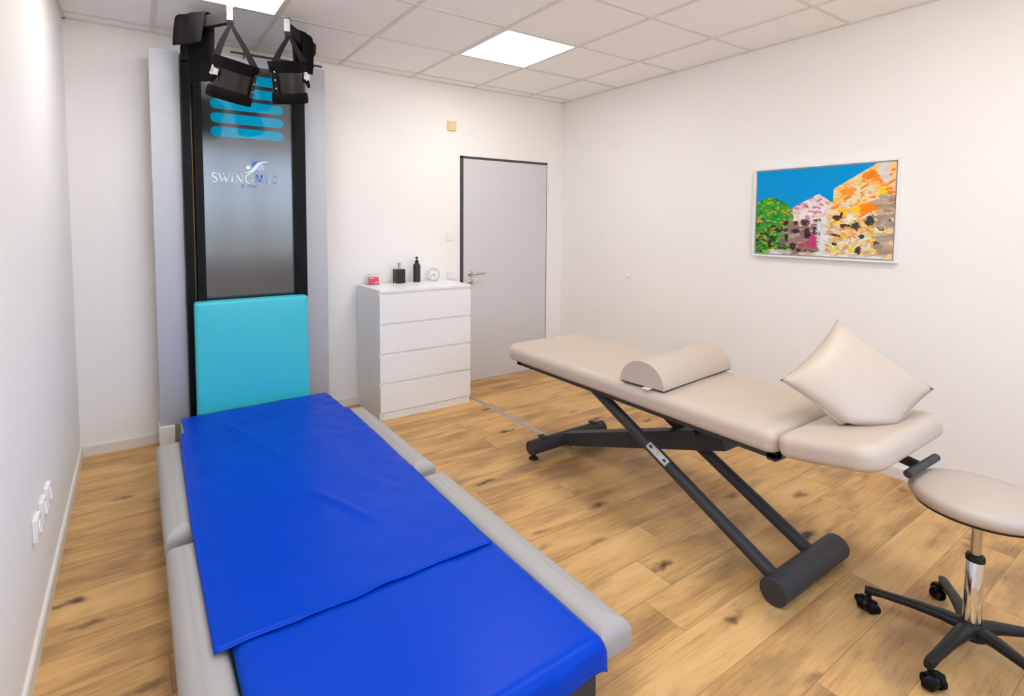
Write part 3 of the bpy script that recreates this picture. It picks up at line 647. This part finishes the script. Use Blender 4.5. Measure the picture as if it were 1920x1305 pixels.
# boots
def boot(label, apex, top, bot, side, wide=1.0):
    e = thing('inversion_boot', label, 'boot', tuple(bot), 0, 'inversion boots hanging from the machine')
    top, bot, apex = Vector(top)-Vector(bot), Vector((0, 0, 0)), Vector(apex)-Vector(bot)
    ax = (top-bot); L = ax.length; s, u = frame_of(ax, Vector((0, 1, 0)))
    Mx = Matrix((s*wide, u*wide, ax.normalized())).transposed().to_4x4()
    def lath(prof, n=48): b_ = BM(); lathe(b_, prof, n=n, mtx=Mx, cap=False); return b_
    def shell(r0, r1, z0, z1, t=.006, bulge=0):
        P = [(r0-t, z0), (r0, z0)]
        for k in range(1, 8): q = k/7; P.append((r0+(r1-r0)*q+bulge*math.sin(PI*q), z0+(z1-z0)*q))
        P += [(r1-t, z1)]
        for k in range(6, -1, -1): q = k/7; P.append((r0+(r1-r0)*q+bulge*math.sin(PI*q)-t, z0+(z1-z0)*q))
        return P
    obj('shell', lath(shell(.105, .112, .02, L-.03)), 'bootshell', e)
    obj('lower_liner', lath(shell(.116, .112, -.025, .035, .012, .005)), 'blackcloth', e)
    obj('upper_band', lath(shell(.114, .122, L-.05, L+.012, .010)), 'blackcloth', e)
    bm = BM(); lathe(bm, [(.001, -.004), (.104, -.004), (.104, .004), (.001, .004)], mtx=Mx); obj('sole_liner', bm, 'blackcloth', e)
    # rear seam with rivets
    a0 = math.radians(205 if side > 0 else -28)
    for k in range(3):
        bm = BM(); c = Mx @ Vector((.109*math.cos(a0), .109*math.sin(a0), .06+.045*k)); nrm = (Mx.to_3x3() @ Vector((math.cos(a0), math.sin(a0), 0)))
        tube(bm, [c, c+nrm*.006, c+nrm*.009], [.006, .006, .003], 12)
        obj('rivet', bm, 'chrome', e)
    pl = BM()
    for k in range(7):
        pass
    rings = []
    for k in range(2):
        z = (.025, L-.045)[k]; rings.append([])
        for a, r in ((a0-.22, .1125), (a0+.22, .1125), (a0+.22, .118), (a0-.22, .118)): rings[-1].append(pl.verts.new(Mx @ Vector((r*math.cos(a), r*math.sin(a), z))))
    ring_bridge(pl, rings); obj('seam_flap', pl, 'black', e, smooth=False)
    # carrying strap
    A = [Mx @ Vector((.121*math.cos(a), .121*math.sin(a), L-.02)) for a in (math.radians(-25), math.radians(205))]
    bm = BM()
    for q in A:
        pts = [q, q.lerp(apex, .12)+Vector((0, -.006, 0)), q.lerp(apex, .55)+Vector(((q.x-apex.x)*.06, 0, -.004)), q.lerp(apex, .97)]
        tube(bm, pts, [.019, .018, .014, .010], 4, square=True, aspect=.22, up=Vector((0, 1, 0)))
    obj('strap', bm, 'blackcloth', e, smooth=False)
    # buckle
    a1 = math.radians(-35 if side > 0 else 215); c = Mx @ Vector((.116*math.cos(a1), .116*math.sin(a1), L-.075))
    bm = BM()
    MM = Matrix.Translation(c) @ Mx @ Matrix.Rotation(a1, 4, 'Z')
    box(bm, -.002, .014, -.022, .022, -.012, .012, mtx=MM); box(bm, .006, .026, -.030, -.012, -.018, .018, mtx=MM); box(bm, .010, .020, -.012, .02, -.020, -.008, mtx=MM); box(bm, .0, .02, .0, .012, .008, .030, mtx=MM)
    for k in (-1, 0, 1): box(bm, .014, .019, k*.009-.002, k*.009+.002, -.014, .014, mtx=MM)
    obj('buckle', bm, 'chrome', e, bevel=.0015, seg=1)
    bm = BM(); tube(bm, [c+Vector((0, 0, -.01)), c+Vector((-side*.012, -.008, -.035)), c+Vector((-side*.022, -.005, -.06))], [.014, .013, .007], 4, square=True, aspect=.25, up=Vector((0, 1, 0)))
    obj('strap_end', bm, 'blackcloth', e, smooth=False)
boot('left black ankle boot hanging by its strap from the machine arm', (.480, 3.27, 2.600), (.500, 3.255, 2.388), (.468, 3.305, 2.213), 1, 1.0)
boot('right black ankle boot hanging by its strap from the machine arm', (.792, 3.27, 2.600), (.770, 3.255, 2.432), (.800, 3.305, 2.243), -1, .86)

# padded sleeves draped over the arms
def drape(name, label, p, along, front, back, width, top=.036, lean=(0, 0)):
    """a thick cloth laid over an arm: p point on the arm, along = arm direction"""
    e_ = Vector(along).normalized(); nrm = Vector((e_.y, -e_.x, 0)).normalized()
    if nrm.y > 0: nrm = -nrm
    prof = [(.040+lean[0], -front)]
    for k in range(1, 5): prof.append((.040+lean[0]*(1-k/5), -front+(front)*k/5))
    for k in range(9): t = PI*k/8; prof.append((.036*math.cos(t), top*.4+top*math.sin(t)))
    for k in range(1, 9): prof.append((-.036-lean[1]*k/8, -back*k/8))
    bm = BM(); rings = []
    NW = 8
    for a, b_ in prof:
        ring = []
        for k in range(NW+1):
            q = k/NW-.5
            wob = .006*math.sin(q*9+b_*14)
            ring.append(bm.verts.new(Vector(p)+nrm*(a+wob+.004*math.cos(q*18))+e_*(q*width)+Vector((0, 0, b_))))
        rings.append(ring)
    ring_bridge(bm, rings, closed=False, cap=False)
    o = obj(name, bm, 'blackcloth', smooth=True, angle=180)
    m = o.modifiers.new('thick', 'SOLIDIFY'); m.thickness = .009; m.offset = 0
    s = o.modifiers.new('sub', 'SUBSURF'); s.levels = 1; s.render_levels = 2
    return tag(o, label, 'padded sleeve', 'padded sleeves draped over the machine arms')
drape('padded_sleeve', 'black padded sleeve draped wide over the left arm of the machine', (.322, 3.486, 2.640), (.26, -.305, 0), .140, .32, .20, lean=(.02, .01))
drape('padded_sleeve', 'black padded sleeve folded over the right arm of the machine', (.905, 3.405, 2.625), (-.19, -.17, 0), .20, .25, .10, lean=(-.005, 0))

# blue sheets on the bed
def sheet(name, label, left, right, ys, zf, m='blue', thick=.0016):
    NX, NY = 60, len(ys)
    bm = BM(); rows = []
    for y in ys:
        x0, x1 = left(y), right(y); row = []
        for i in range(NX+1):
            q = i/NX; x = x0+(x1-x0)*q; row.append(bm.verts.new(zf(x, y, q)))
        rows.append(row)
    ring_bridge(bm, rows, closed=False, cap=False)
    o = obj(name, bm, m, smooth=True, angle=180)
    s = o.modifiers.new('thick', 'SOLIDIFY'); s.thickness = thick; s.offset = 1
    return tag(o, label, 'blue sheet', 'blue cover sheets on the bed')
def lerp_tab(tab):
    def f(y):
        for (a, va), (b_, vb) in zip(tab, tab[1:]):
            if a <= y <= b_: return va+(vb-va)*(y-a)/(b_-a)
        return tab[0][1] if y < tab[0][0] else tab[-1][1]
    return f
def wr(x, y, s, a, sd=0): return a*noise.noise(Vector((x*s[0]+sd, y*s[1], sd)))
zt = .2945
def z_low(x, y, q):
    z = zt + wr(x, y, (3, 2), .0015, 3)
    # rolls down over the near end and the long edges of the mattress
    yy = y
    if y < 1.06:
        a = (1.06-y)/.045; 
        if a < PI/2: yy = 1.06-.04*math.sin(a); z -= .04*(1-math.cos(a))
        else: yy = 1.02-.002*(a-PI/2); z -= .04+(1.06-y-.0707)*.9
    e_ = min(x-.198, 1.112-x)
    if e_ < .03: z -= .012*(1-e_/.03)**2
    return Vector((x, yy+.003*math.sin(x*25) if y < 1.0 else yy, z))
ys = [0.94+.0085*k for k in range(16)]+[1.08+.035*k for k in range(20)]
sheet('cover_sheet', 'lower blue cover sheet wrapped over the near end of the low bed', lambda y: .198, lambda y: 1.112, ys, z_low)
tl_ = lerp_tab([(1.59, .150), (2.34, .152), (3.0, .168), (3.40, .181), (3.415, .205), (3.70, .203)])
tr_ = lerp_tab([(1.56, 1.092), (2.3, 1.112), (3.29, 1.130), (3.33, 1.107), (3.71, 1.104)])
def ridge(x, y, ax, ay, bx, by, wdt, amp):
    dx, dy = bx-ax, by-ay; L = math.hypot(dx, dy); t = ((x-ax)*dx+(y-ay)*dy)/L/L
    d_ = ((x-ax)*dy-(y-ay)*dx)/L
    tt = max(0, min(1, t)); fade = math.sin(PI*tt)
    return 1.5*amp*fade*math.exp(-(d_/wdt)**2) if 0 < t < 1 else 0
def z_up(x, y, q):
    z = zt+.0065 + wr(x, y, (4, 3), .0025, 8) + wr(x, y, (12, 7), .0022, 2) + (max(0, x-.65)*.010)*noise.noise(Vector((x*16+y*9, y*16, 4)))*min(1, max(0, (y-1.8)*2))
    for R_ in ((.40, 3.5, .52, 3.05, .014, .009), (.52, 3.1, .60, 2.7, .018, .005), (.62, 2.38, .80, 1.92, .013, .009), (.95, 3.4, 1.10, 3.0, .010, .004), (.90, 3.2, 1.08, 2.75, .012, .004),
               (.88, 3.0, 1.0, 2.8, .010, .004), (.80, 2.55, .95, 2.2, .015, .003), (.88, 2.3, 1.05, 2.05, .012, .003), (.95, 3.6, 1.08, 3.45, .010, .004), (1.0, 3.25, 1.12, 3.1, .008, .004), (.33, 3.6, .34, 3.35, .01, -.004)): z += ridge(x, y, *R_)
    ye = y
    if y < 1.68:
        k = (1.68-y)/.09; ye = y+(.0035*math.sin(x*9+.6)+.0022*math.sin(x*31))*k; z += k*(.0020+.0030*max(0, math.sin(x*21)))
    z = max(z, zt+.0035)
    if y > 3.62: z -= (y-3.62)*.08
    if .195 < x < .205 or x < .2: z = max(z-.002, zt)
    return Vector((x, ye+(x-.6)*.02 if y > 3.5 else ye, z))
ys = [1.585+.025*k for k in range(72)]+[3.400, 3.408, 3.416]+[3.425+.025*k for k in range(12)]
sheet('cover_sheet', 'upper blue cover sheet reaching from teal pad over the lower sheet', tl_, tr_, ys, z_up)

# ------------------------------------------------------------------ massage couch
TX0, TX1 = 2.035, 2.715; TC = (TX0+TX1)/2
tb = thing('massage_table', 'beige height-adjustable massage couch with dark steel scissor legs', 'massage couch', (TC, 1.9, 0))
TM = Matrix.Translation((-TC, -1.9, 0))
def tobj(name, bm, m, parent=tb, **k):
    bmesh.ops.transform(bm, matrix=TM, verts=bm.verts); return obj(name, bm, m, parent, **k)
tobj('main_pad', pad_bm(TC, 1.942, .68, 1.816, .605, .70, re=.045, rc=.12, rn=.05, crown=.004, rb=.03), 'leather')
hinge = Vector((TC, 1.03, .605)); tilt = math.radians(-10)
MH = Matrix.Translation(hinge) @ Matrix.Rotation(tilt, 4, 'X')
tobj('head_pad', pad_bm(0, -.176, .68, .345, .0, .092, re=.042, rc=.045, rn=.085, crown=.003, rb=.03, mtx=MH), 'leather')
bm = BM(); box(bm, TX0+.03, TX0+.07, 1.04, 2.72, .583, .607); box(bm, TX1-.07, TX1-.03, 1.04, 2.72, .583, .607); box(bm, TX0+.03, TX1-.03, 1.04, 1.08, .575, .607); box(bm, TX0+.03, TX1-.03, 2.68, 2.72, .583, .607)
box(bm, TX0+.07, TX1-.07, 1.08, 2.68, .598, .607)
box(bm, TX0+.10, TX1-.10, 1.40, 1.48, .555, .60); box(bm, TX0+.12, TX1-.10, 2.02, 2.10, .555, .60)
tobj('couch_frame', bm, 'darkmetal', bevel=.002)
# legs: two round tubes from front foot up to the frame
for x in (2.135, 2.43):
    bm = BM(); cyl(bm, (x, 1.045, .060), (x, 2.08, .575), .029, n=24); tobj('leg_tube', bm, 'darkmetal')
bm = BM(); cyl(bm, (2.055, 1.030, .055), (2.600, 1.030, .055), .0545, n=48, chamfer=.003); tobj('foot_bar', bm, 'darkmetal')
bm = BM(); cyl(bm, (2.055, 2.565, .078), (2.705, 2.565, .078), .045, n=40, chamfer=.003)
box(bm, 2.15, 2.19, 2.545, 2.60, .118, .130); box(bm, 2.60, 2.64, 2.545, 2.60, .118, .130)
tobj('foot_bar', bm, 'darkmetal')
for x in (2.085, 2.675):
    bm = BM(); lathe(bm, [(.030, 0), (.032, .004), (.028, .012), (.014, .016), (.012, .04)], c=(x, 2.565, 0), n=32); tobj('levelling_foot', bm, 'black')
bm = BM(); d = Vector((0, -1.12, .385)); d.normalize(); s, u = frame_of(d)
rings = []
for p, hw, hh in ((Vector((2.37, 2.56, .075)), .05, .040), (Vector((2.37, 1.42, .470)), .055, .050)):
    rings.append([bm.verts.new(p+s*c*hw+u*q*hh) for c, q in ((-1, -1), (1, -1), (1, 1), (-1, 1))])
ring_bridge(bm, rings); tobj('lift_beam', bm, 'darkmetal', bevel=.004)
bm = BM(); cyl(bm, (2.19, 1.50, .50), (2.55, 1.50, .50), .018, n=20); box(bm, 2.29, 2.45, 1.40, 1.47, .48, .60); tobj('pivot_axle', bm, 'darkmetal')
for p in ((2.305, 1.56, .475), (2.36, 2.50, .040)):
    bm = BM(); cyl(bm, (p[0], p[1], p[2]), (p[0]-.02, p[1], p[2]), .011, n=6); tobj('bolt', bm, 'steel', smooth=False)
# warning sticker on the left leg tube
ca = Vector((0, 1.035, .515)).normalized(); cN = Vector((-.75, -ca.z*.66, ca.y*.66)).normalized()
sc_ = Vector((2.135, 1.645, .060+(1.645-1.045)*.515/1.035))
sx = ca; sy = sx.cross(cN).normalized()
MS = Matrix((sx, sy, cN)).transposed().to_4x4(); MS.translation = sc_
bm = BM()
for k in range(8):
    a0_, a1_ = -.62+1.24*k/8, -.62+1.24*(k+1)/8; R0 = .0297
    v = [bm.verts.new(MS @ Vector((X_, R0*math.sin(a), R0*math.cos(a)))) for X_, a in ((-.065, a0_), (.065, a0_), (.065, a1_), (-.065, a1_))]
    bm.faces.new(v)
st = tobj('warning_sticker', bm, 'sticker'); so = st.modifiers.new('t', 'SOLIDIFY'); so.thickness = .0006
bm = BM(); v = [bm.verts.new(MS @ Vector((a, b_, .0307))) for a, b_ in ((-.009, -.006), (.009, -.006), (0, .009))]; bm.faces.new(v); w_ = tobj('warning_sign', bm, 'orange', smooth=False)
so = w_.modifiers.new('t', 'SOLIDIFY'); so.thickness = .0006
for a in (-.045, .045):
    bm = BM(); v = [bm.verts.new(MS @ Vector((a+p, q, .0307))) for p, q in ((-.010, -.004), (.010, -.006), (.006, .007), (-.006, .004))]; bm.faces.new(v)
    w_ = tobj('sticker_print', bm, 'black', smooth=False); so = w_.modifiers.new('t', 'SOLIDIFY'); so.thickness = .0006
# release bar under the head pad
bm = BM(); cyl(bm, (2.285, .690, .612), (2.575, .690, .603), .0145, n=24, chamfer=.004); tobj('release_bar', bm, 'darkmetal')
bm = BM(); tube(bm, [(2.40, .82, .632), (2.405, .76, .622), (2.41, .70, .610)], .014, 4, square=True); box(bm, 2.36, 2.45, .78, .98, .605, .632); tobj('bar_bracket', bm, 'black', smooth=False)

# half-round bolster
e = thing('bolster', 'half-round beige leather bolster lying across the middle of the massage couch', 'bolster', (TC+.006, 1.727, .706), math.radians(5))
L2, W2, HH = .325, .124, .120
bm = BM(); rings = []
for kx in range(13):
    x = -L2+2*L2*kx/12; ring = []
    for k in range(33):
        t = PI*k/32; ring.append(bm.verts.new((x, -W2*math.cos(t), .004+HH*math.sin(t)**.92)))
    rings.append(ring)
ring_bridge(bm, rings, True, True)
obj('bolster_cover', bm, 'leather', e, angle=50, bevel=.004)
for x in (-L2+.001, L2-.001):
    bm = BM(); tube(bm, [(x, -W2*math.cos(PI*k/32)*1.0, .004+HH*math.sin(PI*k/32)**.92) for k in range(33)], .0022, 6)
    obj('piping', bm, 'thread', e)
obj('base_fabric', boxbm(-L2+.003, L2-.003, -W2+.002, W2-.002, -.001, .005), 'jamb', e, smooth=False)
bm = BM(); box(bm, -L2-.030, -L2+.004, -.060, -.022, .001, .003, mtx=Matrix.Translation((0, 0, .001))); lt_ = obj('care_tag', bm, 'whitep', e, smooth=False)
obj('tag_print', boxbm(-L2-.022, -L2-.012, -.052, -.031, .0035, .0045), 'door', lt_, smooth=False)

# square pillow balanced on a corner
e = thing('pillow', 'square beige leather pillow standing on its corner at the head end', 'pillow', (2.352, .836, .712))
S = .235; N = 28
rt = Vector((math.cos(YAW+.05), -math.sin(YAW+.05), 0)); lean = math.radians(35)
back = Vector((math.sin(YAW+.05), math.cos(YAW+.05), 0))
upv = (Vector((0, 0, 1))*math.cos(lean)+back*math.sin(lean)).normalized(); nv = rt.cross(upv).normalized()
bm = BM(); grids = []
for sgn in (1, -1):
    g = []
    for i in range(N+1):
        for j in range(N+1):
            a, b_ = 2*i/N-1, 2*j/N-1
            pin = .10*(1-abs(a)**2)*(abs(b_)) ; pin2 = .10*(1-abs(b_)**2)*abs(a)
            A, B = a*(1-pin2*1.0), b_*(1-pin*1.0)
            th = .066*(max(0, (1-a*a)*(1-b_*b_)))**.42
            th += .004*noise.noise(Vector((a*2.5, b_*2.5, sgn*3)))*(1-a*a)*(1-b_*b_)
            # rotate the square onto its corner
            x = (A-B)/math.sqrt(2)*.211; y = (A+B)/math.sqrt(2)*.204
            g.append((x, y, th*sgn, a, b_))
    grids.append(g)
def pw(x, y, t):
    x, y = x*.999+y*.044, y*.999-x*.044
    h = y+.163                                            # height above the fold where it rests on the pad
    if h >= 0: v = rt*x + upv*h + nv*t + Vector((0, 0, .016))
    else:
        q = min(1, -h/.05); d2 = (nv*(1-q)+Vector((0, 0, -1))*q).normalized()
        v = rt*x + back*(-h*.8) + d2*(t*.45*q+t*(1-q)) + Vector((0, 0, .016+.014*q))
    v.z = max(v.z, .006-.17*v.y)
    return v
V0 = [bm.verts.new(pw(x, y, t)) for x, y, t, a, b_ in grids[0]]
V1 = [V0[k] if (abs(g[3]) > .999 or abs(g[4]) > .999) else bm.verts.new(pw(g[0], g[1], g[2])) for k, g in enumerate(grids[1])]
for V_ in (V0, V1):
    for i in range(N):
        for j in range(N):
            bm.faces.new((V_[i*(N+1)+j], V_[(i+1)*(N+1)+j], V_[(i+1)*(N+1)+j+1], V_[i*(N+1)+j+1]))
edge = [grids[0][i*(N+1)] for i in range(N+1)]+[grids[0][N*(N+1)+j] for j in range(1, N+1)]+[grids[0][i*(N+1)+N] for i in range(N-1, -1, -1)]+[grids[0][j] for j in range(N-1, 0, -1)]
obj('pillow_cover', bm, 'leather', e, angle=180)
bm = BM(); pts = [pw(g[0], g[1], 0) for g in edge]; tube(bm, pts+[pts[0]], .0022, 6, cap=False); obj('seam', bm, 'leather2', e)

# ------------------------------------------------------------------ rolling stool
SX, SY = 2.415, .525
s_ = thing('rolling_stool', 'round beige rolling stool with chrome column and black five-arm base', 'stool', (SX, SY, 0))
ST = .582
bm = BM(); lathe(bm, [(.001, ST-.052), (.17, ST-.052), (.182, ST-.049), (.190, ST-.040), (.194, ST-.027), (.192, ST-.013), (.185, ST-.004), (.175, ST+.001), (.12, ST+.004), (.05, ST+.0055), (.001, ST+.006)], n=72); obj('seat', bm, 'leather2', s_, angle=60)
bm = BM(); lathe(bm, [(.001, ST-.062), (.165, ST-.062), (.178, ST-.058), (.181, ST-.050), (.001, ST-.050)], n=64); obj('seat_plate', bm, 'black', s_)
bm = BM(); lathe(bm, [(.015, .25), (.015, ST-.06)], n=24); obj('gas_column', bm, 'steel', s_)
bm = BM(); lathe(bm, [(.027, .085), (.026, .10), (.0255, .345), (.024, .347)], n=40); cs = obj('column_sleeve', bm, 'chrome', s_)
bm = BM(); lathe(bm, [(.0255, .335), (.027, .337), (.027, .350), (.024, .356), (.016, .358), (.016, .350)], n=40); obj('sleeve_collar', bm, 'black', s_)
bm = BM(); lathe(bm, [(.030, .060), (.046, .064), (.046, .098), (.036, .112), (.028, .118), (.026, .10)], n=40); obj('base_hub', bm, 'black', s_)
RA = .292
def caster_arm(ang):
    c, s2 = math.cos(ang), math.sin(ang)
    D = Vector((c, s2, 0)); Nn = Vector((-s2, c, 0))
    bm = BM(); rings = []
    for q, z, hw, hh in ((.02, .092, .030, .018), (.08, .096, .023, .016), (.16, .092, .018, .013), (.25, .083, .015, .012), (.292, .077, .0155, .014), (.307, .074, .012, .014)):
        ring = []
        for k in range(12):
            t = 2*PI*k/12; cx_ = abs(math.cos(t))**.6*math.copysign(1, math.cos(t)); cz_ = abs(math.sin(t))**.6*math.copysign(1, math.sin(t))
            ring.append(bm.verts.new(D*q+Nn*(hw*cx_)+Vector((0, 0, z+hh*cz_))))
        rings.append(ring)
    ring_bridge(bm, rings); ar = obj('base_arm', bm, 'black', s_, angle=60)
    sw = ang+1.25; wD = Vector((math.cos(sw), math.sin(sw), 0)); wN = Vector((-math.sin(sw), math.cos(sw), 0))
    cc = D*RA; wc = cc+wD*.014+Vector((0, 0, .0265))
    bm = BM(); cyl(bm, cc+Vector((0, 0, .03)), cc+Vector((0, 0, .068)), .007, n=12)
    tube(bm, [wc-wN*.008, wc+wN*.008], .020, 20); box(bm, -.012, .012, -.008, .008, .018, .032, mtx=Matrix.Translation(wc-Vector((0, 0, .0))) @ Matrix.Rotation(sw, 4, 'Z'))
    cst = obj('caster', bm, 'black', s_)
    for q in (-1, 1):
        bm = BM(); a = wc+wN*(q*.008); b2 = wc+wN*(q*.028)
        tube(bm, [a, a.lerp(b2, .15), a.lerp(b2, .8), b2, b2-wN*(q*.003)], [.024, .0265, .0265, .020, .014], 28); obj('wheel', bm, 'rail', cst)
base_ang = math.radians(102)
for k in range(5): caster_arm(base_ang+k*2*PI/5)
